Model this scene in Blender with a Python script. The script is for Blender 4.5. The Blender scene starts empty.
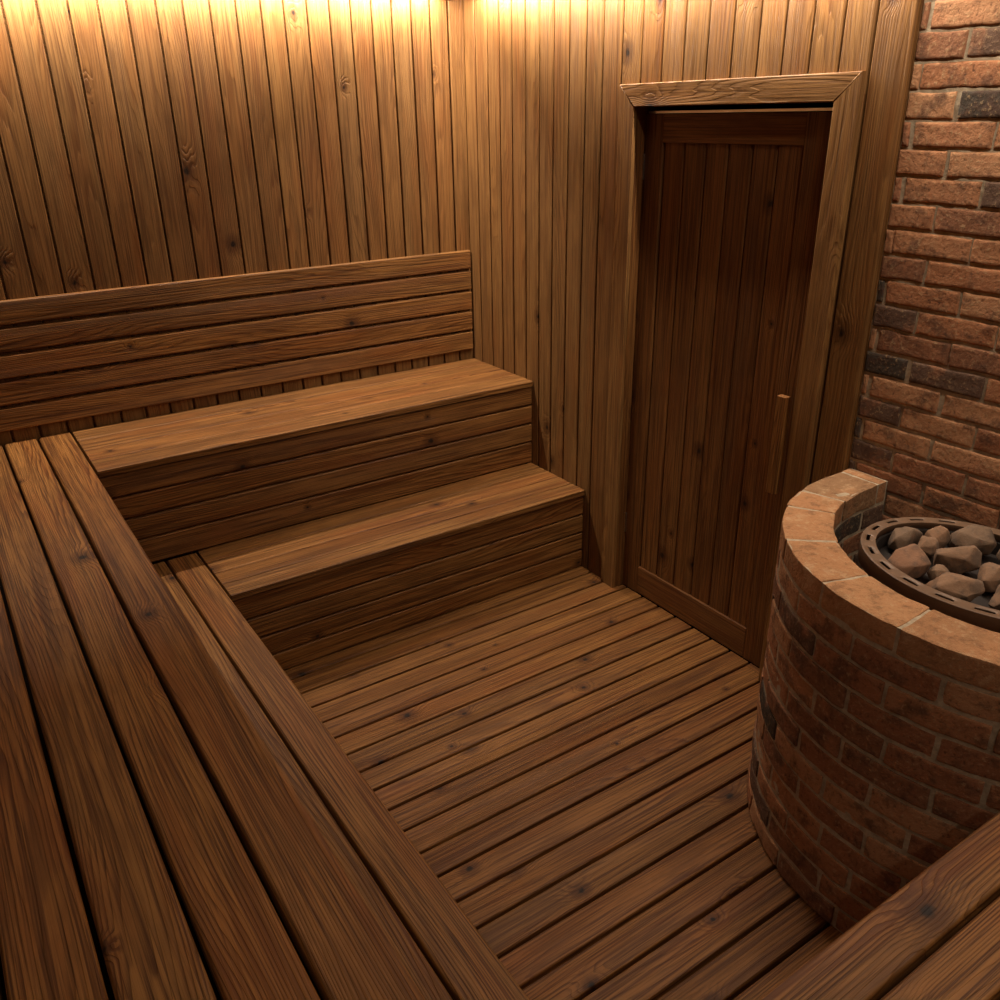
import bpy, bmesh, math, random
from mathutils import Vector, Matrix, noise as mnoise

scene = bpy.context.scene
col = scene.collection
random.seed(7)

# ---------------------------------------------------------------- camera
RT = Vector((0.8324205, -0.55393097, -0.01538142))
UP = Vector((0.23847673, 0.33303987, 0.91225725))
FW = Vector((0.50020492, 0.76304975, -0.40932886))
CAM = Vector((-2.53454615, -4.12778311, 2.17206369))
cd = bpy.data.cameras.new('camera')
cam = bpy.data.objects.new('camera', cd)
col.objects.link(cam)
cd.sensor_width = 36.0
cd.lens = 857.389 / 1000.0 * 36.0
cd.clip_start = 0.02
m = Matrix.Identity(4)
for i in range(3):
    m[i][0] = RT[i]; m[i][1] = UP[i]; m[i][2] = -FW[i]; m[i][3] = CAM[i]
cam.matrix_world = m
scene.camera = cam

# ---------------------------------------------------------------- world, exposure, cove lights
w = bpy.data.worlds.new('world'); scene.world = w; w.use_nodes = True
w.node_tree.nodes['Background'].inputs[0].default_value = (1.0, 0.8, 0.6, 1)
w.node_tree.nodes['Background'].inputs[1].default_value = 0.0
vs = scene.view_settings
vs.view_transform = 'Standard'; vs.look = 'None'; vs.gamma = 1.0; vs.exposure = 0.0
vs.use_curve_mapping = False
WARM = (1.0, 0.87, 0.73)
# LED strips in the gap between the dropped ceiling and the walls, plus an added fill over the stove: name, centre, length, direction, watts
# name, centre, length, axis, tilt towards its wall in degrees, watts
STRIPS = [('cove_left', (-1.50, -0.066, 2.708), 2.70, 'x', 24, 74.0),
          ('cove_back', (-0.070, -1.30, 2.708), 2.30, 'y', 25, 59.0),
          ('stove_fill', (-0.32, -3.50, 2.700), 1.90, 'y', 0, 19.0),  # offset strip added over a widened gap to light the brick softly
          ('cove_front', (-2.88, -2.30, 2.700), 4.25, 'y', 0, 5.5),
          ('cove_near', (-1.50, -4.53, 2.700), 2.70, 'x', 0, 11.0)]
for nm, loc, ln, ax, tilt, pw in STRIPS:
    ld = bpy.data.lights.new(nm, 'AREA'); ld.shape = 'RECTANGLE'
    ld.size = ln if ax == 'x' else 0.03
    ld.size_y = 0.03 if ax == 'x' else ln
    ld.energy = pw; ld.color = WARM
    lo = bpy.data.objects.new(nm, ld); col.objects.link(lo); lo.location = loc
    t = math.radians(tilt)
    lo.rotation_euler = (t, 0, 0) if ax == 'x' else (0, -t, 0)

# ---------------------------------------------------------------- material helpers
class NT:
    def __init__(s, name):
        s.mat = bpy.data.materials.new(name); s.mat.use_nodes = True
        s.t = s.mat.node_tree; s.n = s.t.nodes; s.l = s.t.links
        s.bsdf = s.n['Principled BSDF']
    def node(s, typ, **kw):
        nd = s.n.new(typ)
        for k, v in kw.items(): setattr(nd, k, v)
        return nd
    def put(s, sock, v):
        if isinstance(v, (int, float)): sock.default_value = v
        elif isinstance(v, (tuple, list)): sock.default_value = v
        else: s.l.new(v, sock)
    def math(s, op, a, b=0.0, c=None, clamp=False):
        nd = s.node('ShaderNodeMath', operation=op, use_clamp=clamp)
        s.put(nd.inputs[0], a); s.put(nd.inputs[1], b)
        if c is not None: s.put(nd.inputs[2], c)
        return nd.outputs[0]
    def vmath(s, op, a, b):
        nd = s.node('ShaderNodeVectorMath', operation=op)
        s.put(nd.inputs[0], a); s.put(nd.inputs[1], b)
        return nd.outputs[0]
    def noise(s, vec, scale, detail=2.0, rough=0.5):
        nd = s.node('ShaderNodeTexNoise', noise_dimensions='3D')
        s.put(nd.inputs['Vector'], vec); nd.inputs['Scale'].default_value = scale
        nd.inputs['Detail'].default_value = detail; nd.inputs['Roughness'].default_value = rough
        return nd.outputs['Fac']
    def ss(s, v, a, b, lo=0.0, hi=1.0):
        nd = s.node('ShaderNodeMapRange', interpolation_type='SMOOTHSTEP')
        s.put(nd.inputs['Value'], v); nd.inputs['From Min'].default_value = a; nd.inputs['From Max'].default_value = b
        nd.inputs['To Min'].default_value = lo; nd.inputs['To Max'].default_value = hi
        return nd.outputs[0]
    def mix(s, f, a, b, mode='MIX'):
        nd = s.node('ShaderNodeMix', data_type='RGBA', blend_type=mode)
        s.put(nd.inputs[0], f); s.put(nd.inputs[6], a); s.put(nd.inputs[7], b)
        return nd.outputs[2]
    def ramp(s, f, stops):
        nd = s.node('ShaderNodeValToRGB'); e = nd.color_ramp.elements
        while len(e) < len(stops): e.new(0.5)
        for k, (p, c) in enumerate(stops): e[k].position = p; e[k].color = (*c, 1)
        s.put(nd.inputs[0], f); return nd.outputs[0]
    def attr(s, name):
        return s.node('ShaderNodeAttribute', attribute_name=name)
    def bump(s, h, strength, dist, nrm=None):
        nd = s.node('ShaderNodeBump'); nd.inputs['Strength'].default_value = strength
        nd.inputs['Distance'].default_value = dist; s.put(nd.inputs['Height'], h)
        if nrm is not None: s.put(nd.inputs['Normal'], nrm)
        return nd.outputs[0]

def wood(name, base=(0.235, 0.102, 0.0265), dark=(0.034, 0.0110, 0.0032), rings=95.0, rough=0.5, knots=0.40, line=0.6, streak=1.0):
    s = NT(name)
    P = s.attr('grain').outputs['Vector']; R = s.attr('board').outputs['Fac']
    sep = s.node('ShaderNodeSeparateXYZ'); s.put(sep.inputs[0], P)
    X, Y, Z = sep.outputs
    # knots: voronoi cells in metres
    vk = s.node('ShaderNodeTexVoronoi', voronoi_dimensions='2D')
    s.put(vk.inputs['Vector'], s.vmath('MULTIPLY', P, (0.8, 1.0, 0.0)))
    vk.inputs['Scale'].default_value = 1.0 / knots
    d = s.math('MULTIPLY', vk.outputs['Distance'], knots)
    sc = s.node('ShaderNodeSeparateColor'); s.put(sc.inputs[0], vk.outputs['Color'])
    size = s.math('MULTIPLY_ADD', sc.outputs[0], 0.9, 0.35)
    dn = s.math('DIVIDE', d, size)
    wob = s.noise(P, 60.0, 2.0)
    dn = s.math('ADD', dn, s.math('MULTIPLY_ADD', wob, 0.012, -0.006))
    halo = s.ss(dn, 0.005, 0.080, 1.0, 0.0)
    core = s.ss(dn, 0.004, 0.0145, 1.0, 0.0)
    # growth-ring field
    n1 = s.noise(s.vmath('MULTIPLY', P, (0.6, 6.0, 6.0)), 1.0, 1.0)
    n2 = s.noise(s.vmath('MULTIPLY', P, (1.6, 24.0, 24.0)), 1.0, 2.0)
    fld = s.math('MULTIPLY', Y, rings)
    fld = s.math('ADD', fld, s.math('MULTIPLY', Z, rings * 0.6))
    fld = s.math('ADD', fld, s.math('MULTIPLY', n1, 22.0))
    fld = s.math('ADD', fld, s.math('MULTIPLY', n2, 2.6))
    fld = s.math('ADD', fld, s.math('MULTIPLY', halo, 2.4))
    saw = s.math('FRACT', fld)
    ring = s.math('MULTIPLY', s.ss(saw, 0.30, 0.88), s.ss(saw, 0.90, 1.0, 1.0, 0.0))
    fib = s.noise(s.vmath('MULTIPLY', P, (3.2, 230.0, 230.0)), 1.0, 4.0, 0.65)
    fib2 = s.noise(s.vmath('MULTIPLY', P, (1.7, 90.0, 90.0)), 1.0, 3.0, 0.65)
    blot = s.noise(s.vmath('MULTIPLY', P, (3.0, 13.0, 13.0)), 1.0, 4.0, 0.62)
    blot2 = s.noise(s.vmath('MULTIPLY', s.vmath('ADD', P, (17.0, 5.0, 0.0)), (1.6, 8.0, 8.0)), 1.0, 3.0, 0.6)
    amp = s.ss(blot2, 0.36, 0.62, 0.12, 1.0)
    c = s.mix(s.math('MULTIPLY', s.math('MULTIPLY', ring, amp), line), (*base, 1), (*dark, 1))
    c = s.mix(s.ss(fib, 0.47, 0.64, 0.0, 0.72 * streak), c, (*dark, 1))
    c = s.mix(s.ss(fib2, 0.49, 0.64, 0.0, 0.66 * streak), c, (dark[0] * 1.5, dark[1] * 1.35, dark[2] * 1.2, 1))
    c = s.mix(s.ss(fib2, 0.49, 0.36, 0.0, 0.5 * streak), c, (base[0] * 1.25, base[1] * 1.3, base[2] * 1.4, 1))
    # stain blotches, reddish patches and board-to-board differences
    c = s.mix(s.ss(blot, 0.46, 0.68, 0.0, 0.62), c, (base[0] * 0.50, base[1] * 0.46, base[2] * 0.45, 1))
    c = s.mix(s.ss(blot2, 0.48, 0.66, 0.0, 0.28), c, (base[0] * 1.0, base[1] * 0.72, base[2] * 0.55, 1))
    hue = s.ramp(R, [(0.0, (1.05, 0.98, 0.90)), (0.3, (0.90, 0.93, 0.95)), (0.55, (1.12, 1.12, 1.08)), (0.8, (0.82, 0.78, 0.75)), (1.0, (1.05, 1.03, 0.98))])
    c = s.mix(1.0, c, hue, 'MULTIPLY')
    c = s.mix(s.math('MULTIPLY', s.ss(halo, 0.45, 1.0), 0.6), c, (dark[0] * 1.1, dark[1] * .9, dark[2] * .8, 1))
    c = s.mix(s.math('MULTIPLY', core, 0.96), c, (0.010, 0.005, 0.003, 1))
    s.l.new(c, s.bsdf.inputs['Base Color'])
    s.put(s.bsdf.inputs['Roughness'], s.math('MULTIPLY_ADD', fib, 0.25, rough - 0.1))
    s.bsdf.inputs['Specular IOR Level'].default_value = 0.2
    h = s.math('ADD', s.math('MULTIPLY', ring, -0.6), s.math('MULTIPLY', fib, -0.8))
    s.l.new(s.bump(h, 0.8, 0.0018), s.bsdf.inputs['Normal'])
    return s.mat

def brick_mat(name, light=0.0):
    s = NT(name)
    P = s.node('ShaderNodeTexCoord').outputs['Object']; R = s.attr('board').outputs['Fac']
    base = s.ramp(R, [(0.0, (0.36, 0.165, 0.078)), (0.20, (0.28, 0.118, 0.058)), (0.38, (0.40, 0.20, 0.098)),
                      (0.54, (0.23, 0.104, 0.054)), (0.70, (0.33, 0.142, 0.066)), (0.84, (0.12, 0.070, 0.046)), (0.96, (0.062, 0.048, 0.036))])
    base.node.color_ramp.interpolation = 'CONSTANT'
    n1 = s.noise(P, 15.0, 5.0, 0.65); n2 = s.noise(P, 70.0, 5.0, 0.7); n3 = s.noise(P, 9.0, 3.0, 0.6)
    c = s.mix(s.ss(n1, 0.48, 0.66, 0.0, 0.7), base, (0.085, 0.045, 0.030, 1))
    c = s.mix(s.ss(n3, 0.52, 0.68, 0.0, 0.6), c, (0.36, 0.155, 0.075, 1))
    if light:
        c = s.mix(light, c, (0.42, 0.215, 0.095, 1))
        n4 = s.noise(s.vmath('ADD', P, (9.0, 3.0, 0.0)), 20.0, 5.0, 0.7)
        c = s.mix(s.ss(n4, 0.52, 0.66, 0.0, 0.55), c, (0.15, 0.075, 0.04, 1))
        c = s.mix(s.ss(n4, 0.46, 0.34, 0.0, 0.45), c, (0.50, 0.33, 0.18, 1))
    c = s.mix(s.ss(n2, 0.54, 0.70, 0.0, 0.6), c, (0.44, 0.29, 0.15, 1))
    c = s.mix(s.ss(n2, 0.30, 0.46, 0.25 if light else 0.7, 0.0), c, (0.06, 0.030, 0.019, 1))
    s.l.new(c, s.bsdf.inputs['Base Color'])
    s.bsdf.inputs['Roughness'].default_value = 0.95
    s.bsdf.inputs['Specular IOR Level'].default_value = 0.12
    b = s.bump(n1, 0.9, 0.010)
    s.l.new(s.bump(n2, 0.9, 0.006, b), s.bsdf.inputs['Normal'])
    return s.mat

def mortar_mat(name):
    s = NT(name)
    P = s.node('ShaderNodeTexCoord').outputs['Object']
    n1 = s.noise(P, 40.0, 4.0, 0.6); n2 = s.noise(P, 240.0, 2.0, 0.6)
    c = s.ramp(n1, [(0.3, (0.26, 0.19, 0.115)), (0.7, (0.46, 0.36, 0.235))])
    s.l.new(c, s.bsdf.inputs['Base Color']); s.bsdf.inputs['Roughness'].default_value = 0.95
    h = s.math('ADD', n1, s.math('MULTIPLY', n2, 0.5))
    s.l.new(s.bump(h, 0.8, 0.004), s.bsdf.inputs['Normal'])
    return s.mat

def stone_mat(name):
    s = NT(name)
    P = s.node('ShaderNodeTexCoord').outputs['Object']
    oi = s.node('ShaderNodeObjectInfo')
    n1 = s.noise(P, 14.0, 5.0, 0.65); n2 = s.noise(P, 90.0, 4.0, 0.7)
    base = s.ramp(oi.outputs['Random'], [(0.0, (0.24, 0.115, 0.058)), (0.35, (0.16, 0.098, 0.056)), (0.7, (0.24, 0.128, 0.066)), (1.0, (0.19, 0.11, 0.06))])
    c = s.mix(s.ss(n1, 0.44, 0.62, 0.0, 0.7), base, (0.07, 0.046, 0.03, 1))
    c = s.mix(s.ss(n2, 0.55, 0.75, 0.0, 0.5), c, (0.27, 0.175, 0.11, 1))
    s.l.new(c, s.bsdf.inputs['Base Color']); s.bsdf.inputs['Roughness'].default_value = 0.9
    b = s.bump(n1, 0.6, 0.008)
    s.l.new(s.bump(n2, 0.5, 0.002, b), s.bsdf.inputs['Normal'])
    return s.mat

def plain(name, c, rough=0.5, metal=0.0, mottled=0.25):
    s = NT(name)
    P = s.node('ShaderNodeTexCoord').outputs['Object']
    n = s.noise(P, 30.0, 3.0)
    cc = s.mix(s.ss(n, 0.35, 0.7, 0.0, mottled), (*c, 1), (c[0] * .55, c[1] * .55, c[2] * .55, 1))
    s.l.new(cc, s.bsdf.inputs['Base Color'])
    s.bsdf.inputs['Roughness'].default_value = rough; s.bsdf.inputs['Metallic'].default_value = metal
    return s.mat

M_WALL = wood('wood_wall', base=(0.222, 0.108, 0.034), streak=0.6, rings=75, knots=0.6, line=0.55, rough=0.48)
M_SEAT = wood('wood_seat', rings=105, line=0.95, rough=0.5, knots=0.5)
M_FLOOR = wood('wood_floor', base=(0.198, 0.082, 0.0195), rings=85, line=0.8, rough=0.52, knots=0.42)
M_DOOR = wood('wood_door', base=(0.175, 0.072, 0.019), rings=80, line=0.45)
M_DARK = plain('shadow_gap_wood', (0.045, 0.022, 0.011), 0.8)  # dark tone put in for shade under the seat gaps; battens share it
M_BRICK = brick_mat('brick'); M_COPING = brick_mat('coping_brick', 0.55); M_MORTAR = mortar_mat('mortar'); M_STONE = stone_mat('sauna_stone')
M_METAL = plain('brown_steel', (0.165, 0.094, 0.052), 0.5, 0.15, 0.2)
M_INNER = plain('dark_steel', (0.024, 0.015, 0.010), 0.75, 0.2)
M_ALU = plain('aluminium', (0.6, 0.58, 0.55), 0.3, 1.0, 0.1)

# ---------------------------------------------------------------- mesh helpers
class MB:
    """mesh with a grain vector and a board number per vertex"""
    def __init__(s): s.v = []; s.f = []; s.g = []; s.b = []
    def add(s, verts, faces, grain, bid):
        o = len(s.v); s.v += [tuple(x) for x in verts]; s.g += [tuple(x) for x in grain]; s.b += [bid] * len(verts)
        s.f += [tuple(i + o for i in f) for f in faces]
    def board(s, org, along, across, nrm, L, W, T, r=0.005, er=0.0, seg=3, cut0=0.0, cut1=0.0, bid=None):
        """board: org = back corner; rounded on the two front long edges; cut0/cut1 = mitre run per unit of width at the ends"""
        org = Vector(org); A = Vector(along); B = Vector(across); N = Vector(nrm)
        prof = [(0, 0)]
        for k in range(seg + 1):
            a = math.pi / 2 * k / seg
            prof.append((r - r * math.cos(a), T - r + r * math.sin(a)))
        for k in range(seg + 1):
            a = math.pi / 2 * k / seg
            prof.append((W - r + r * math.sin(a), T - r + r * math.cos(a)))
        prof.append((W, 0))
        n = len(prof)
        st = [(0.0, 0.0), (L, 0.0)] if er == 0 else [(0, er), (er * .3, er * .3), (er, 0), (L - er, 0), (L - er * .3, er * .3), (L, er)]
        if er == 0 and L > 1.0 and cut0 == 0 and cut1 == 0: st = [(0.0, 0.0), (L / 2, 0.0), (L, 0.0)]
        oa = random.uniform(0, 60); ob = random.uniform(0, 60); bid = random.random() if bid is None else bid
        vs_, gs = [], []
        for (t, ins) in st:
            for (p, q) in prof:
                q2 = min(q, T - ins); p2 = min(max(p, ins * .8), W - ins * .8)
                tt = t + (cut0 * p if t == 0 else (-cut1 * p if t == L else 0))
                vs_.append(org + A * tt + B * p2 + N * q2); gs.append((oa + tt, ob + p, q))
        fs = []
        for i in range(len(st) - 1):
            for j in range(n):
                k = (j + 1) % n
                fs.append((i * n + j, i * n + k, (i + 1) * n + k, (i + 1) * n + j))
        fs.append(tuple(range(n - 1, -1, -1))); e = (len(st) - 1) * n
        fs.append(tuple(range(e, e + n)))
        s.add(vs_, fs, gs, bid)
    def box(s, a, b):
        x0, y0, z0 = a; x1, y1, z1 = b
        vs_ = [(x, y, z) for x in (x0, x1) for y in (y0, y1) for z in (z0, z1)]
        fs = [(0, 1, 3, 2), (4, 6, 7, 5), (0, 4, 5, 1), (2, 3, 7, 6), (0, 2, 6, 4), (1, 5, 7, 3)]
        ext = [abs(x1 - x0), abs(y1 - y0), abs(z1 - z0)]; o = sorted(range(3), key=lambda i: -ext[i])
        oa = random.uniform(0, 60)
        s.add(vs_, fs, [(oa + v[o[0]], oa + v[o[1]], v[o[2]]) for v in vs_], random.random())
    def build(s, name, mat, parent=None, smooth=True, origin=None):
        me = bpy.data.meshes.new(name)
        og = Vector(origin) if origin is not None else Vector((0, 0, 0))
        me.from_pydata([Vector(v) - og for v in s.v], [], s.f); me.update()
        at = me.attributes.new('grain', 'FLOAT_VECTOR', 'POINT')
        at.data.foreach_set('vector', [c for g in s.g for c in g])
        ab = me.attributes.new('board', 'FLOAT', 'POINT'); ab.data.foreach_set('value', s.b)
        bm = bmesh.new(); bm.from_mesh(me); bmesh.ops.recalc_face_normals(bm, faces=bm.faces); bm.to_mesh(me); bm.free()
        if smooth:
            me.shade_smooth(); me.set_sharp_from_angle(angle=math.radians(50))
        me.materials.append(mat)
        o = bpy.data.objects.new(name, me); col.objects.link(o); o.location = og
        wn = o.modifiers.new('normals', 'WEIGHTED_NORMAL'); wn.weight = 100; wn.keep_sharp = True
        if parent is not None:
            o.parent = parent; o.matrix_parent_inverse = parent.matrix_world.inverted()
            o.location = og - parent.location; o.matrix_parent_inverse = Matrix.Identity(4)
        return o

def tag(o, label, cat, group=None):
    o['label'] = label; o['category'] = cat
    if group: o['group'] = group
    return o
def structure(o, label=None, cat=None):
    o['kind'] = 'structure'
    if label: o['label'] = label
    if cat: o['category'] = cat
    return o
def thing(name, loc, label=None, cat=None, group=None):
    o = bpy.data.objects.new(name, None); col.objects.link(o); o.location = loc; o.empty_display_size = 0.1
    if label: tag(o, label, cat, group)
    return o

XL, YN = -2.95, -4.60          # far left wall, near wall
ZC = 2.80
EDGE = -2.466                  # end of the cladding, start of the brick
# ---------------------------------------------------------------- floor
FP = 0.1138; F0 = -1.451
mb = MB()
k0 = math.floor((F0 - YN) / FP) + 1
for k in range(-int(-F0 / FP) - 2, k0 + 1):
    y1 = F0 - FP * k - 0.0055; y0 = y1 - FP + 0.011
    y1 = min(y1, 0.0); y0 = max(y0, YN)
    if y1 - y0 < 0.02: continue
    if -2.34 < y0 and y1 < -1.19 and not (-2.24 < y0 and y1 < -1.30): mb.box((.0166, max(y0, -2.236), -.032), (.048, min(y1, -1.308), -.0006))
    mb.board((XL, y0, -0.032), (1, 0, 0), (0, 1, 0), (0, 0, 1), (0.048 if -2.24 < y0 and y1 < -1.30 else (0.0165 if -2.34 < y0 and y1 < -1.19 else 0.0)) - XL - 0.001, y1 - y0, 0.032, 0.006)
mb.box((XL, YN, -0.06), (0.05, 0, -0.0325))
structure(mb.build('floor', M_FLOOR), 'dark stained pine plank floor with open joints', 'floor')

# ---------------------------------------------------------------- clad walls
T = 0.018
def clad(mb, edges, fn):
    for a, b in zip(edges[:-1], edges[1:]): fn(a, b)
# left wall of the picture (behind the backrest): boards along x
mb = MB()
ed = [0.014, -0.085, -0.185, -0.288, -0.392, -0.496, -0.602, -0.707, -0.815, -0.923, -1.027, -1.137, -1.249, -1.361, -1.470, -1.584, -1.694, -1.804, -1.915, -2.035]
while ed[-1] > XL: ed.append(ed[-1] - 0.111)
ed[-1] = XL
for a, b in zip(ed[:-1], ed[1:]):
    mb.board((b + 0.00425, T, 0), (0, 0, 1), (1, 0, 0), (0, -1, 0), ZC, a - b - 0.0085, T, 0.006)
mb.box((XL, T, 0), (0.0, T + 0.05, ZC))
structure(mb.build('wall_left', M_WALL), 'vertical pine board wall rising behind the bench backrest', 'wall')
# back wall with the door: boards along y
CY0, CY1, CZ = -1.215, -2.328, 2.2775      # casing outer
IY0, IY1, IZ = -1.306, -2.238, 2.194       # casing inner
mb = MB()
ed = [-.0005, -.103, -.214, -.317, -.422, -.532, -.642, -.748, -.859, -.973, -1.082, -1.2, -1.314, -1.43, -1.544, -1.66, -1.777, -1.893, -1.999, -2.108, -2.222, -2.334, EDGE]
for a, b in zip(ed[:-1], ed[1:]):
    z0 = 0
    spans = [(a, b)]
    if a <= IY0 - 0.0 and b >= IY1: z0 = IZ - 0.001 + 0.02
    elif b < IY0 < a:       # board cut by the opening
        mb.board((T, b + 0.00425, IZ + .02), (0, 0, 1), (0, 1, 0), (-1, 0, 0), ZC - IZ - .02, a - b - 0.0085, T, 0.006)
        mb.board((T, IY0 + 0.012, 0), (0, 0, 1), (0, 1, 0), (-1, 0, 0), IZ + .02, a - IY0 - 0.015, T, 0.007); continue
    elif b < IY1 < a:
        mb.board((T, b + 0.00425, IZ + .02), (0, 0, 1), (0, 1, 0), (-1, 0, 0), ZC - IZ - .02, a - b - 0.0085, T, 0.006)
        mb.board((T, b + 0.00425, 0), (0, 0, 1), (0, 1, 0), (-1, 0, 0), IZ + .02, IY1 - b - 0.015, T, 0.007); continue
    mb.board((T, b + 0.00425, z0), (0, 0, 1), (0, 1, 0), (-1, 0, 0), ZC - z0, a - b - 0.0085, T, 0.006)
mb.box((T, IY0 + 0.02, 0), (0.07, 0.0, ZC)); mb.box((T, EDGE, 0), (0.07, IY1 - 0.02, ZC)); mb.box((T, IY1 - 0.02, IZ + .02), (0.07, IY0 + .02, ZC))
structure(mb.build('wall_back', M_WALL), 'vertical pine board wall holding the plank door', 'wall')
# front and near walls (behind the camera)
mb = MB(); y = 0.0
while y > YN + 0.05:
    b = max(y - 0.1075, YN); mb.board((XL - T, b + .0015, 0), (0, 0, 1), (0, 1, 0), (1, 0, 0), ZC, y - b - .003, T, 0.006); y = b
mb.box((XL - T - .05, YN, 0), (XL - T, 0, ZC))
structure(mb.build('wall_front', M_WALL), 'vertical pine board wall on the far left side', 'wall')
mb = MB(); x = 0.02
while x > XL + 0.05:
    b = max(x - 0.1075, XL); mb.board((b + .0015, YN - T, 0), (0, 0, 1), (1, 0, 0), (0, 1, 0), ZC, x - b - .003, T, 0.006); x = b
mb.box((XL, YN - T - .05, 0), (0.02, YN - T, ZC))
structure(mb.build('wall_near', M_WALL), 'vertical pine board wall on the near side', 'wall')

# ---------------------------------------------------------------- brick wall
def ez(i, n):
    # grid lines crowded towards both ends so the arrises stay tight
    t = i / n
    return 0.5 - 0.5 * math.copysign(abs(math.cos(math.pi * t)) ** 0.72, math.cos(math.pi * t))
def brick_block(mb, fn, nu, nv, nd, amp, seedv, rnd):
    """brick as a rounded rough block; fn(u,v,w) with u,v,w in 0..1 (w=1 is the visible face) gives a point"""
    vid = {}; verts = []; faces = []
    def vert(i, j, k):
        key = (i, j, k)
        if key not in vid:
            vid[key] = len(verts); u, v, q = ez(i, nu), ez(j, nv), k / nd
            verts.append(fn(u, v, q, seedv))
        return vid[key]
    for i in range(nu):
        for j in range(nv):
            for k in (0, nd):
                faces.append((vert(i, j, k), vert(i + 1, j, k), vert(i + 1, j + 1, k), vert(i, j + 1, k)))
        for k in range(nd):
            for j in (0, nv):
                faces.append((vert(i, j, k), vert(i + 1, j, k), vert(i + 1, j, k + 1), vert(i, j, k + 1)))
    for j in range(nv):
        for k in range(nd):
            for i in (0, nu):
                faces.append((vert(i, j, k), vert(i, j + 1, k), vert(i, j + 1, k + 1), vert(i, j, k + 1)))
    mb.add(verts, faces, verts, rnd)

def rough(p, a):
    v = mnoise.noise_vector(Vector(p) * 16.0) * a + mnoise.noise_vector(Vector(p) * 45.0) * (a * 0.45)
    return v
XB = 0.018
def wall_brick(y0, y1, z0, z1):
    L = y0 - y1; H = z1 - z0; D = 0.05
    jx = random.uniform(-0.0015, 0.0015); tilt = random.uniform(-.003, .003)
    def fn(u, v, q, sd):
        # pull edges in for rounded arrises
        eu = min(u, 1 - u) * L; ev = min(v, 1 - v) * H
        e = min(eu, ev); rr = 0.006
        back = 0.0 if e > rr else (1 - math.sqrt(max(0, 1 - (1 - e / rr) ** 2))) * rr
        y = y0 - u * L; z = z0 + v * H + tilt * (u - .5)
        x = XB + (D - (D - back) * q if q > 0 else D) + jx
        p = Vector((x, y, z)); r3 = rough(p, 0.0034); p += Vector((r3.x * .55, r3.y, r3.z))
        return p
    mb.__class__  # noqa
    brick_block(BW, fn, 16, 10, 1, 0, 0, random.random())
BW = MB()
CH = 0.0772; ZB = 1.136; PB = 0.25
for c in range(-15, 22):
    z0 = ZB + CH * c + 0.0045; z1 = z0 + CH - 0.009
    if z1 < 0 or z0 > ZC: continue
    z0 = max(z0, 0.0); z1 = min(z1, ZC)
    off = 0.0 if c % 2 == 0 else -PB / 2
    y = -2.495 + PB + off
    while y > YN:
        jit = random.uniform(-.006, .006)
        ya = y - 0.0045 + jit; yb = y - PB + 0.0045 + random.uniform(-.004, .004)
        ya = min(ya, EDGE - 0.002); yb = max(yb, YN)
        if ya - yb > 0.018 and -1 < ya and True: wall_brick(ya, yb, z0, z1)
        elif ya - yb > 0.018: wall_brick(ya, yb, z0, z1)
        y -= PB
bw = BW.build('wall_right', M_BRICK)
structure(bw, 'rough red and charcoal brick wall behind the stove', 'wall')
mb = MB()
def mortar_grid(mb, y0, y1, z0, z1, x, ny, nz):
    vs_ = []; fs = []
    for i in range(ny + 1):
        for j in range(nz + 1):
            p = Vector((x, y0 + (y1 - y0) * i / ny, z0 + (z1 - z0) * j / nz))
            p += Vector((mnoise.noise(p * 30) * 0.004, 0, 0)); vs_.append(p)
    for i in range(ny):
        for j in range(nz):
            a = i * (nz + 1) + j; fs.append((a, a + 1, a + nz + 2, a + nz + 1))
    mb.add(vs_, fs, vs_, 0)
mortar_grid(mb, EDGE, YN, 0, ZC, XB + 0.006, 110, 140)
mb.box((XB + 0.03, YN, 0), (0.11, EDGE, ZC))
mo = mb.build('mortar', M_MORTAR, bw)

# ---------------------------------------------------------------- ceiling with the light gap
mb = MB()
x = XL + 0.13
while x < -0.119 - 0.01:
    b = min(x + 0.1185, -0.119); ye = YN + .11 if x < -.50 else -2.46  # boards cut back over the stove to make room for the added fill strip
    mb.board((x + .001, ye, 2.692), (0, 1, 0), (1, 0, 0), (0, 0, -1), -0.10 - ye, b - x - .002, 0.02, 0.004); x = b
mb.box((XL, YN, ZC), (0.07, 0.02, ZC + 0.05))
structure(mb.build('ceiling', M_WALL), 'dropped board ceiling with a lit gap along the walls', 'ceiling')

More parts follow.
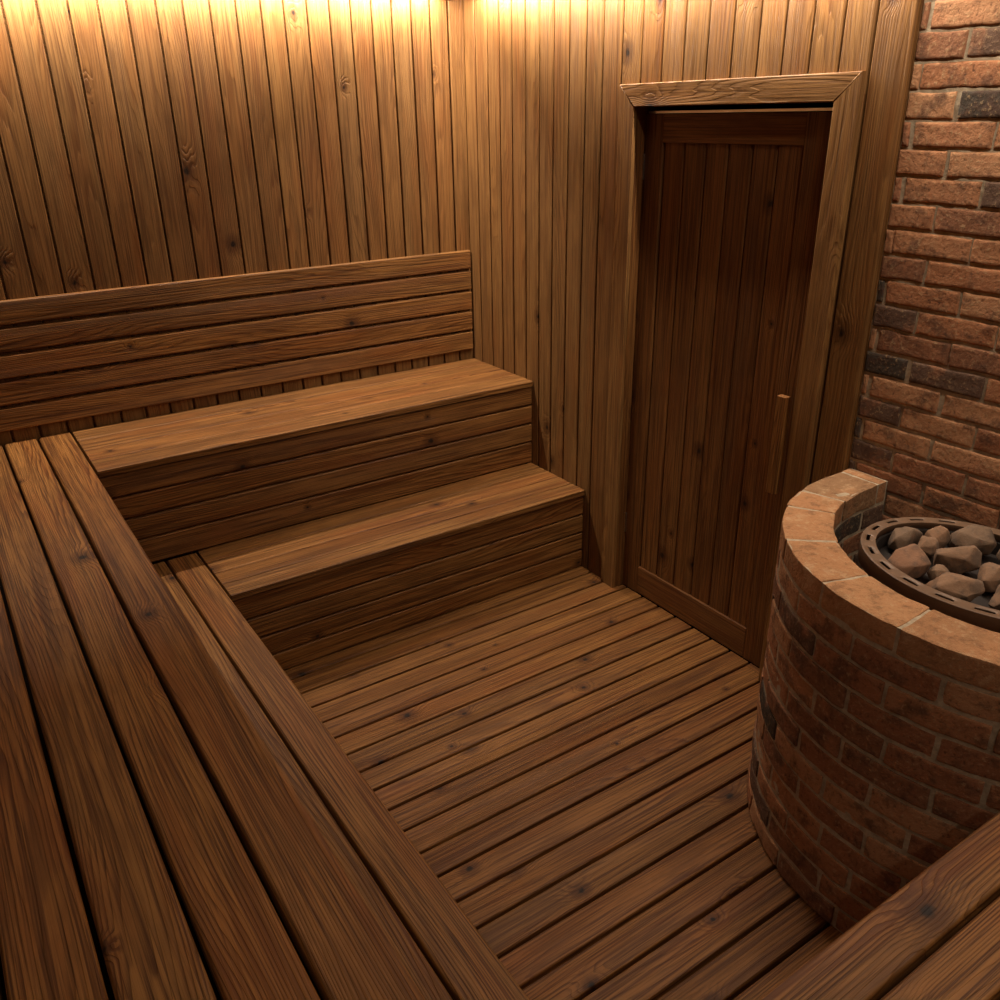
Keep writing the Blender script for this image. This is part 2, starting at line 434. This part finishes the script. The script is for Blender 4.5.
# ---------------------------------------------------------------- door and casing
tr = structure(thing('trim_1', (0, (CY0 + CY1) / 2, 0)), 'flat mitred pine casing round the door', 'door casing')
CT = 0.02
wl = CY0 - IY0; wr = IY1 - CY1; wt = CZ - IZ
def quad_board(name, pts, parent, mat, axis):
    """casing member from four outline points (y,z), x from 0 to -CT, arris rounded"""
    mb = MB(); oa, ob = random.uniform(0, 60), random.uniform(0, 60)
    cy = sum(p[0] for p in pts) / 4; cz = sum(p[1] for p in pts) / 4
    rings = []
    for (xx, ins) in ((0.0, 0), (-CT + .004, 0), (-CT + .001, .0012), (-CT, .004)):
        r_ = []
        for i in range(4):
            p = Vector(pts[i]); a = (Vector(pts[i - 1]) - p).normalized(); b = (Vector(pts[(i + 1) % 4]) - p).normalized()
            sn = abs(a.x * b.y - a.y * b.x)
            q = p + (a + b) * (ins / max(sn, .3)); r_.append((xx, q.x, q.y))
        rings.append(r_)
    vs_ = [v for r_ in rings for v in r_]; fs = []
    for i in range(3):
        for j in range(4):
            k = (j + 1) % 4; fs.append((i * 4 + j, i * 4 + k, i * 4 + 4 + k, i * 4 + 4 + j))
    fs += [(3, 2, 1, 0), (12, 13, 14, 15)]
    g = [(oa + (v[2] if axis == 'z' else v[1]), ob + (v[1] if axis == 'z' else v[2]), v[0]) for v in vs_]
    mb.add(vs_, fs, g, 0.55 + random.uniform(-.05, .05))
    return mb.build(name, mat, parent)
quad_board('side_casing', [(CY0, 0), (CY0, CZ), (IY0, IZ), (IY0, 0)], tr, M_WALL, 'z')
quad_board('side_casing', [(IY1, 0), (IY1, IZ), (CY1, CZ), (CY1, 0)], tr, M_WALL, 'z')
quad_board('head_casing', [(CY0, CZ), (CY1, CZ), (IY1, IZ), (IY0, IZ)], tr, M_WALL, 'y')
XD = 0.046                                   # face of the door leaf
mb = MB()
mb.board((-0.004, IY0 + 0.019, 0), (0, 0, 1), (1, 0, 0), (0, -1, 0), IZ, 0.11, 0.019, 0.002)
mb.board((-0.004, IY1 - 0.019, 0), (0, 0, 1), (1, 0, 0), (0, 1, 0), IZ, 0.11, 0.019, 0.002)
mb.board((-0.004, IY1 - .019, IZ + 0.019), (0, 1, 0), (1, 0, 0), (0, 0, -1), IY0 - IY1 + .038, 0.11, 0.019, 0.002)
mb.build('jamb', M_DOOR, tr)

dr = structure(thing('door_1', (XD, (IY0 + IY1) / 2, 0)), 'dark plank door with a vertical wooden pull handle', 'door')
DY0, DY1, DZ0, DZ1 = IY0 - 0.003, IY1 + 0.003, 0.006, 2.166
SL, SR = -1.412, -2.094
RB, RT_ = 0.150, 2.063
for a, b in ((DY0, SL), (SR, DY1)):
    mb = MB(); mb.board((XD + .045, b, DZ0), (0, 0, 1), (0, 1, 0), (-1, 0, 0), DZ1 - DZ0, a - b, 0.045, 0.003); mb.build('stile', M_DOOR, dr)
for a, b in ((DZ0, RB), (RT_, DZ1)):
    mb = MB(); mb.board((XD + .044, SR + .0015, a), (0, 1, 0), (0, 0, 1), (-1, 0, 0), SL - SR - .003, b - a, 0.0435, 0.003); mb.build('rail', M_DOOR, dr)
mb = MB(); n = 6; pw = (SL - SR - .004) / n
for i in range(n):
    mb.board((XD + .03, SR + .002 + pw * i + .0015, RB + .001), (0, 0, 1), (0, 1, 0), (-1, 0, 0), RT_ - RB - .002, pw - .003, 0.020, 0.008)
mb.box((XD + .03, SR, RB), (XD + .04, SL, RT_)); mb.build('panel', M_DOOR, dr)
mb = MB()
mb.board((XD - .046, -2.205, 0.835), (0, 0, 1), (0, 1, 0), (-1, 0, 0), 0.385, 0.042, 0.026, 0.004, er=.003, bid=.55)
h = mb.build('handle', M_SEAT, dr)
mb = MB(); mb.box((XD - .0465, -2.197, 0.90), (XD, -2.172, 0.93)); mb.box((XD - .0465, -2.197, 1.125), (XD, -2.172, 1.155)); mb.build('handle_mount', M_DOOR, h)
for z in (0.30, 1.92):
    mb = MB(); mb.box((XD - .005, IY0 - 0.0075, z), (XD + .004, IY0 - .0005, z + .10)); hg = mb.build('hinge', M_ALU, dr)
mb = MB(); mb.box((XD + .004, DY1 + .01, DZ1 + .003), (XD + .03, DY0 - .01, DZ1 + .012)); mb.build('light_slit_strip', M_ALU, dr)  # pale strip added in place of the bright slit of light above the door

# ---------------------------------------------------------------- benches
def seat_part(parent, rows, mat=None, er=0.004, r=0.006, th=0.028):
    mb = MB()
    for org, along, across, L, W in rows: mb.board(org, along, across, (0, 0, 1), L, W, th, r, er=er, seg=4)
    return mb.build('seat', mat or M_SEAT, parent)
H2, H1 = 0.903, 0.441
TS = 0.028
# upper bench along the left wall
X0 = -2.134
ub = thing('sauna_bench', (-1.07, -0.3, 0.405), 'upper pine bench running along the wall under the backrest', 'bench', 'tiered sauna benches')
ys = [-0.005, -0.155, -0.310, -0.452, -0.600]
seat_part(ub, [((X0, b + .0024, H2 - TS), (1, 0, 0), (0, 1, 0), -X0 - .003, a - b - .0048) for a, b in zip(ys[:-1], ys[1:])], er=.002, r=.006)
mb = MB(); zz = [H1 + .001, 0.563, 0.668, 0.770, H2 - TS - .001]
for a, b in zip(zz[:-1], zz[1:]): mb.board((-2.133, -0.572, a + .004), (1, 0, 0), (0, 0, 1), (0, -1, 0), 2.129, b - a - .009, 0.016, 0.006)
mb.box((-2.133, -0.572, H1 + .001), (-.004, -0.55, H2 - TS - .001)); mb.build('front_panel', M_SEAT, ub)
# lower bench
lb = thing('sauna_bench', (-0.9, -0.82, 0), 'lower pine bench forming the step in front of the wall bench', 'bench', 'tiered sauna benches')
X1 = -1.808
ys = [-0.572, -0.708, -0.828, -0.940, -1.051]
seat_part(lb, [((X1, b + .0024, H1 - TS), (1, 0, 0), (0, 1, 0), -X1 - .003, a - b - .0048) for a, b in zip(ys[:-1], ys[1:])], er=.002, r=.006)
mb = MB(); zz = [0.001, 0.100, 0.200, 0.302, H1 - TS - .001]
for a, b in zip(zz[:-1], zz[1:]): mb.board((-1.812, -1.023, a + .004), (1, 0, 0), (0, 0, 1), (0, -1, 0), 1.808, b - a - .009, 0.016, 0.006)
mb.box((-1.812, -1.023, .001), (-.004, -1.00, H1 - TS - .001)); mb.build('front_panel', M_SEAT, lb)
# upper bench on the left
lu = thing('sauna_bench', (-2.5, -2.2, 0), 'broad upper plank bench in the left foreground with dark gaps and knots', 'bench', 'tiered sauna benches')
xs = [-2.137, -2.275, -2.412, -2.556, -2.700, -2.842]
rows = []
for a, b in zip(xs[:-1], xs[1:]):
    rows.append(((b + .0045, YN + .03, H2 - TS - .012), (0, 1, 0), (1, 0, 0), -0.006 - YN - .03, a - b - .009))
seat_part(lu, rows, er=.008, r=.011, th=.040)
mb = MB(); zz = [H1 + .001, 0.563, 0.668, 0.770, H2 - .041]
for a, b in zip(zz[:-1], zz[1:]): mb.board((-2.175, YN + .03, a + .003), (0, 1, 0), (0, 0, 1), (1, 0, 0), -0.62 - YN - .03, b - a - .006, 0.016, 0.006)
mb.box((-2.20, YN + .03, .001), (-2.175, -0.62, H2 - .041)); mb.build('front_panel', M_SEAT, lu)
mb = MB(); mb.box((-2.84, YN + .03, .70), (-2.205, -.62, .72)); mb.build('shade_board', M_DARK, lu)  # added dark sheet, unseen, so the seat gaps read as deep shade
# lower bench on the left
ll = thing('sauna_bench', (-1.95, -2.1, 0), 'narrow lower plank step beside the left foreground bench', 'bench', 'tiered sauna benches')
xs = [-1.811, -1.947, -2.090]
seat_part(ll, [((b + .004, -3.585, H1 - .040), (0, 1, 0), (1, 0, 0), 3.585 - 0.592, a - b - .008) for a, b in zip(xs[:-1], xs[1:])], er=.004, r=.010, th=.040)
mb = MB(); zz = [0.001, 0.100, 0.200, 0.302, H1 - .041]
for a, b in zip(zz[:-1], zz[1:]): mb.board((-1.842, -3.585, a + .003), (0, 1, 0), (0, 0, 1), (1, 0, 0), 3.585 - 1.045, b - a - .006, 0.016, 0.006)
mb.box((-1.87, -3.585, .001), (-1.842, -1.045, H1 - .041)); mb.build('front_panel', M_SEAT, ll)
mb = MB(); mb.box((-2.085, -3.58, .30), (-1.875, -1.06, .32)); mb.build('shade_board', M_DARK, ll)  # same added dark sheet, shading the gap between the step planks
# near bench at the lower right
nb_ = thing('sauna_bench', (-1.45, -4.0, 0), 'short upper bench in front of the brick stove at bottom right', 'bench', 'tiered sauna benches')
rows = []; y = -3.581
while y - .107 > YN + .02:
    rows.append(((-2.128, y - .107 + .004, H2 - .04), (1, 0, 0), (0, 1, 0), 2.128 - 0.83, .107 - .008)); y -= .107
seat_part(nb_, rows, er=.004, r=.009, th=.04)
mb = MB(); zz = [0.001] + [.1 * k for k in range(1, 9)] + [H2 - .041]
for a, b in zip(zz[:-1], zz[1:]): mb.board((-2.12, -3.610, a + .003), (1, 0, 0), (0, 0, 1), (0, 1, 0), 2.12 - .85, b - a - .006, 0.016, 0.006)
mb.box((-2.12, -3.64, .001), (-.85, -3.610, H2 - .041)); mb.box((-.88, YN + .03, .001), (-.85, -3.64, H2 - .041)); mb.build('front_panel', M_SEAT, nb_)

# backrest
br = thing('backrest', (-1.4, -0.012, 0.95), 'five-slat pine backrest on the left board wall above the bench', 'backrest')
zz = [0.953, 1.066, 1.179, 1.290, 1.401, 1.512]
mb = MB()
for a, b in zip(zz[:-1], zz[1:]):
    mb.board((XL + .03, -0.003, a + .006), (1, 0, 0), (0, 0, 1), (0, -1, 0), -XL - .03 - .010, b - a - .013, 0.023, 0.007, er=.003)
mb.build('slats', M_SEAT, br)
for x in (-.12, -1.0, -1.9, -2.8):
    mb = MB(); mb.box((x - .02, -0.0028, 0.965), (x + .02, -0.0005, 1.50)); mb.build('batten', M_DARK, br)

# ---------------------------------------------------------------- brick stove surround
SC = Vector((-0.105, -3.155)); RO, RI = 0.672, 0.524
ZT = 1.030
S0 = 0.118                     # straight run from the wall to the centre of the curve
ARC = math.pi * RO
def ring_pt(s, r):
    """s = metres along the outer face from the wall end at +y, r = radius"""
    if s < S0: return Vector((SC.x + S0 - s, SC.y + r))
    s -= S0
    if s > ARC: return Vector((SC.x + (s - ARC), SC.y - r))
    a = math.pi / 2 + s / RO
    return Vector((SC.x + r * math.cos(a), SC.y + r * math.sin(a)))
TOT = ARC + 2 * S0
def ring_brick(mb, s0, s1, z0, z1, nu=14, nv=9, nd=6, am=0.0034):
    L = s1 - s0; H = z1 - z0; D = RO - RI
    jo = random.uniform(-.003, .003)
    def fn(u, v, q, sd):
        uu = u * L; vv = v * H; dd = q * D; rr = .006
        # rounded arrises: sphere-ish clamp
        cu = min(max(uu, rr), L - rr); cv = min(max(vv, rr), H - rr); cq = min(max(dd, rr), D - rr)
        dv = Vector((uu - cu, vv - cv, dd - cq)); ln = dv.length
        if ln > rr: dv *= rr / ln
        uu, vv, dd = cu + dv.x, cv + dv.y, cq + dv.z
        q2 = ring_pt(s0 + uu, RI + dd + jo)
        p = Vector((q2.x, q2.y, z0 + vv)); p += rough(p, am)
        return p
    brick_block(mb, fn, nu, nv, nd, 0, 0, random.random())
st = thing('stove_surround', (SC.x, SC.y, 0), 'curved red brick surround enclosing the stone-filled sauna heater', 'brick stove')
NC = 13; chr_ = ZT / NC
mbb, mbt = MB(), MB()
topj = [0.0, 0.055, 0.30, 0.445, 0.695, 0.955, 1.205, 1.45, 1.70, 1.95, 2.20, TOT]
for c in range(NC):
    z0 = c * chr_ + 0.005; z1 = (c + 1) * chr_ - 0.005
    if c == NC - 1:
        for a, b in zip(topj[:-1], topj[1:]): ring_brick(mbt, a + .004, b - .004, z0, ZT, 16, 7, 12, .003)
        continue
    s = -0.125 if c % 2 else 0.0
    s += random.uniform(-.02, .02)
    while s < TOT - .02:
        a = max(s, 0) + .005; b = min(s + .245 + random.uniform(-.01, .01), TOT) - .005
        if b - a > .03: ring_brick(mbb, a, b, z0, z1, 14, 9, 4)
        s = b + .005
mbb.build('brickwork', M_BRICK, st)
mbt.build('coping', M_COPING, st)
mb = MB(); vs_, fs = [], []; NS = 90
ringz = [(RO - .0045, 0.0), (RO - .0045, ZT - .0025), (RI + .0045, ZT - .0025), (RI + .0045, 0.0)]
for i in range(NS + 1):
    for r, z in ringz:
        p = ring_pt(TOT * i / NS, r); vs_.append((p.x, p.y, z))
for i in range(NS):
    for j in range(4):
        k = (j + 1) % 4; fs.append((i * 4 + j, i * 4 + k, i * 4 + 4 + k, i * 4 + 4 + j))
mb.add(vs_, fs, vs_, 0); mb.build('mortar', M_MORTAR, st)

# ---------------------------------------------------------------- heater
HC = Vector((-0.284, -3.120)); HA, HB = 0.268, 0.335; HZ = 1.018
ht = thing('sauna_heater', (HC.x, HC.y, 0), 'brown steel heater with slotted rim filled with stones', 'sauna heater')
def el(a, d): return (HC.x + (HA - d) * math.cos(a), HC.y + (HB - d) * math.sin(a))
# rim: annulus with slots
bm = bmesh.new(); NSL = 20; sub = 8; NA = NSL * sub
rads = [0.0, 0.002, 0.015, 0.025, 0.041]
grid = []
for i in range(NA):
    a = 2 * math.pi * i / NA
    grid.append([bm.verts.new((*el(a, d), HZ - (0.0015 if d == 0 else 0))) for d in rads])
for i in range(NA):
    k = (i + 1) % NA
    for j in range(len(rads) - 1):
        if j == 2 and (i % sub) in (1, 2, 3, 4): continue
        bm.faces.new((grid[i][j], grid[i][j + 1], grid[k][j + 1], grid[k][j]))
skirt = [[bm.verts.new((*el(2 * math.pi * i / NA, 0.0), z)) for i in range(NA)] for z in (HZ - .0015, HZ - .052)]
inner = [[bm.verts.new((*el(2 * math.pi * i / NA, 0.041), z)) for i in range(NA)] for z in (HZ, HZ - .02)]
for i in range(NA):
    k = (i + 1) % NA
    bm.faces.new((skirt[0][i], skirt[0][k], skirt[1][k], skirt[1][i])); bm.faces.new((inner[0][i], inner[0][k], inner[1][k], inner[1][i]))
bmesh.ops.remove_doubles(bm, verts=bm.verts, dist=1e-5)
bmesh.ops.recalc_face_normals(bm, faces=bm.faces)
me = bpy.data.meshes.new('rim'); bm.to_mesh(me); bm.free(); me.shade_smooth(); me.set_sharp_from_angle(angle=math.radians(35)); me.materials.append(M_METAL)
ro = bpy.data.objects.new('rim', me); col.objects.link(ro); ro.parent = ht; ro.location = -ht.location
md = ro.modifiers.new('thick', 'SOLIDIFY'); md.thickness = 0.003; md.offset = -1
# body and stone bed
mb = MB(); vs_, fs = [], []; N = 64
for z, d in ((0.0, .03), (HZ - .024, .03), (HZ - .024, .046), (0.955, .046)):
    for i in range(N): vs_.append((*el(2 * math.pi * i / N, d), z))
for q in range(3):
    for i in range(N):
        k = (i + 1) % N; fs.append((q * N + i, q * N + k, q * N + N + k, q * N + N + i))
fs.append(tuple(range(3 * N, 4 * N))); fs.append(tuple(range(N - 1, -1, -1)))
mb.add(vs_, fs, vs_, 0); mb.build('body', M_INNER, ht)

# ---------------------------------------------------------------- stones
def make_stone(name, px, py, pz, sx, sy, sz, rot, seed):
    rnd = random.Random(seed); bm = bmesh.new(); NPT = 16; ga = math.pi * (3 - math.sqrt(5)); ph = rnd.uniform(0, 6)
    for i in range(NPT):
        z_ = 1 - 2 * (i + .5) / NPT; q_ = math.sqrt(1 - z_ * z_); t_ = ga * i + ph
        v = Vector((q_ * math.cos(t_), q_ * math.sin(t_), z_)) + Vector([rnd.uniform(-.28, .28) for _ in range(3)])
        v = v / (sum(abs(c) ** 3.2 for c in v) ** (1 / 3.2)) * rnd.uniform(.86, 1.06)
        bm.verts.new((v.x * sx, v.y * sy, v.z * sz))
    r_ = bmesh.ops.convex_hull(bm, input=bm.verts)
    bmesh.ops.delete(bm, geom=[g for g in set(r_['geom_interior'] + r_['geom_unused']) if isinstance(g, bmesh.types.BMVert)], context='VERTS')
    bmesh.ops.dissolve_limit(bm, angle_limit=math.radians(14), verts=bm.verts, edges=bm.edges)
    bmesh.ops.bevel(bm, geom=list(bm.edges), offset=min(sx, sy, sz) * .13, segments=2, profile=.6, affect='EDGES', clamp_overlap=True)
    bmesh.ops.triangulate(bm, faces=bm.faces)
    bmesh.ops.subdivide_edges(bm, edges=bm.edges, cuts=2, use_grid_fill=True)
    R = Matrix.Rotation(rot[2], 3, 'Z') @ Matrix.Rotation(rot[1], 3, 'Y') @ Matrix.Rotation(rot[0], 3, 'X')
    for v in bm.verts:
        p = R @ v.co; o = Vector((seed * 3.1, 0, 0))
        p += mnoise.noise_vector(p * 22 + o) * .0045 + mnoise.noise_vector(p * 60 + o) * .0018
        v.co = p
    for _ in range(12):          # nudge the stone clear of the rim's inner edge
        worst = 0; wd = None
        for v in bm.verts:
            if pz + v.co.z > HZ + .006: continue
            ex, ey = (px + v.co.x - HC.x) / (HA - .051), (py + v.co.y - HC.y) / (HB - .051)
            q = math.hypot(ex, ey)
            if q > 1 and q - 1 > worst: worst = q - 1; wd = Vector((ex / q, ey / q))
        if wd is None: break
        px -= wd.x * worst * HA; py -= wd.y * worst * HB
    zmin = min(v.co.z for v in bm.verts)
    pz = .9565 - zmin
    me = bpy.data.meshes.new(name); bm.to_mesh(me); bm.free(); me.shade_smooth(); me.set_sharp_from_angle(angle=math.radians(40))
    me.materials.append(M_STONE)
    o = bpy.data.objects.new(name, me); col.objects.link(o); o.location = (px, py, pz)
    return o
# x, y, half sizes (along, across, up), turn, label
STONES = [
    (-0.262, -2.850, 0.052, 0.038, 0.036, 0.30, 'rust tinted flat stone at the left back of the heater'),
    (-0.110, -2.822, 0.038, 0.032, 0.042, 0.10, 'olive grey stone standing highest at the back rim'),
    (-0.256, -2.944, 0.034, 0.030, 0.036, 0.80, 'small dark brown stone between the back stones'),
    (-0.110, -2.998, 0.064, 0.048, 0.050, -0.30, 'large pale stone with a fissured top in the middle'),
    (-0.408, -2.962, 0.056, 0.052, 0.044, 0.50, 'square brown stone beside the left inside of the rim'),
    (-0.276, -3.046, 0.068, 0.038, 0.042, -0.20, 'long angular reddish stone in the centre of the pile'),
    (-0.446, -3.138, 0.072, 0.040, 0.042, -0.35, 'long dark mottled stone at the front rim'),
    (-0.112, -3.128, 0.052, 0.048, 0.054, 0.20, 'tall tan stone at the right side behind the dark hollow'),
    (-0.388, -3.250, 0.052, 0.044, 0.044, 0.20, 'rounded brown stone at the right front of the rim'),
    (-0.372, -3.052, 0.030, 0.030, 0.030, 0.90, 'small round stone tucked behind the long dark front stone'),
    (-0.292, -3.158, 0.046, 0.040, 0.042, 0.40, 'tan stone between the long reddish stone and the right front stone'),
    (-0.170, -3.240, 0.050, 0.045, 0.045, 0.70, None),
    (-0.290, -3.275, 0.045, 0.040, 0.040, 0.10, None),
    (-0.220, -3.345, 0.045, 0.042, 0.040, -.50, None),
    (-0.330, -3.365, 0.045, 0.035, 0.040, 0.30, None),
]
VIEW = -0.587
for i, (x, y, sx, sy, sz, yaw, lab) in enumerate(STONES):
    o = make_stone('sauna_stone', x, y, 0.957 + sz, sx * 1.05, sy * 1.05, sz * 1.02, (0.15 * ((i * 7) % 5 - 2), 0.12 * ((i * 5) % 5 - 2), VIEW + yaw), 11 + i * 3)
    tag(o, lab or 'brown stone at the near right end of the heater pile', 'stone', 'stones in the heater' if lab else 'stones at the near end of the heater')
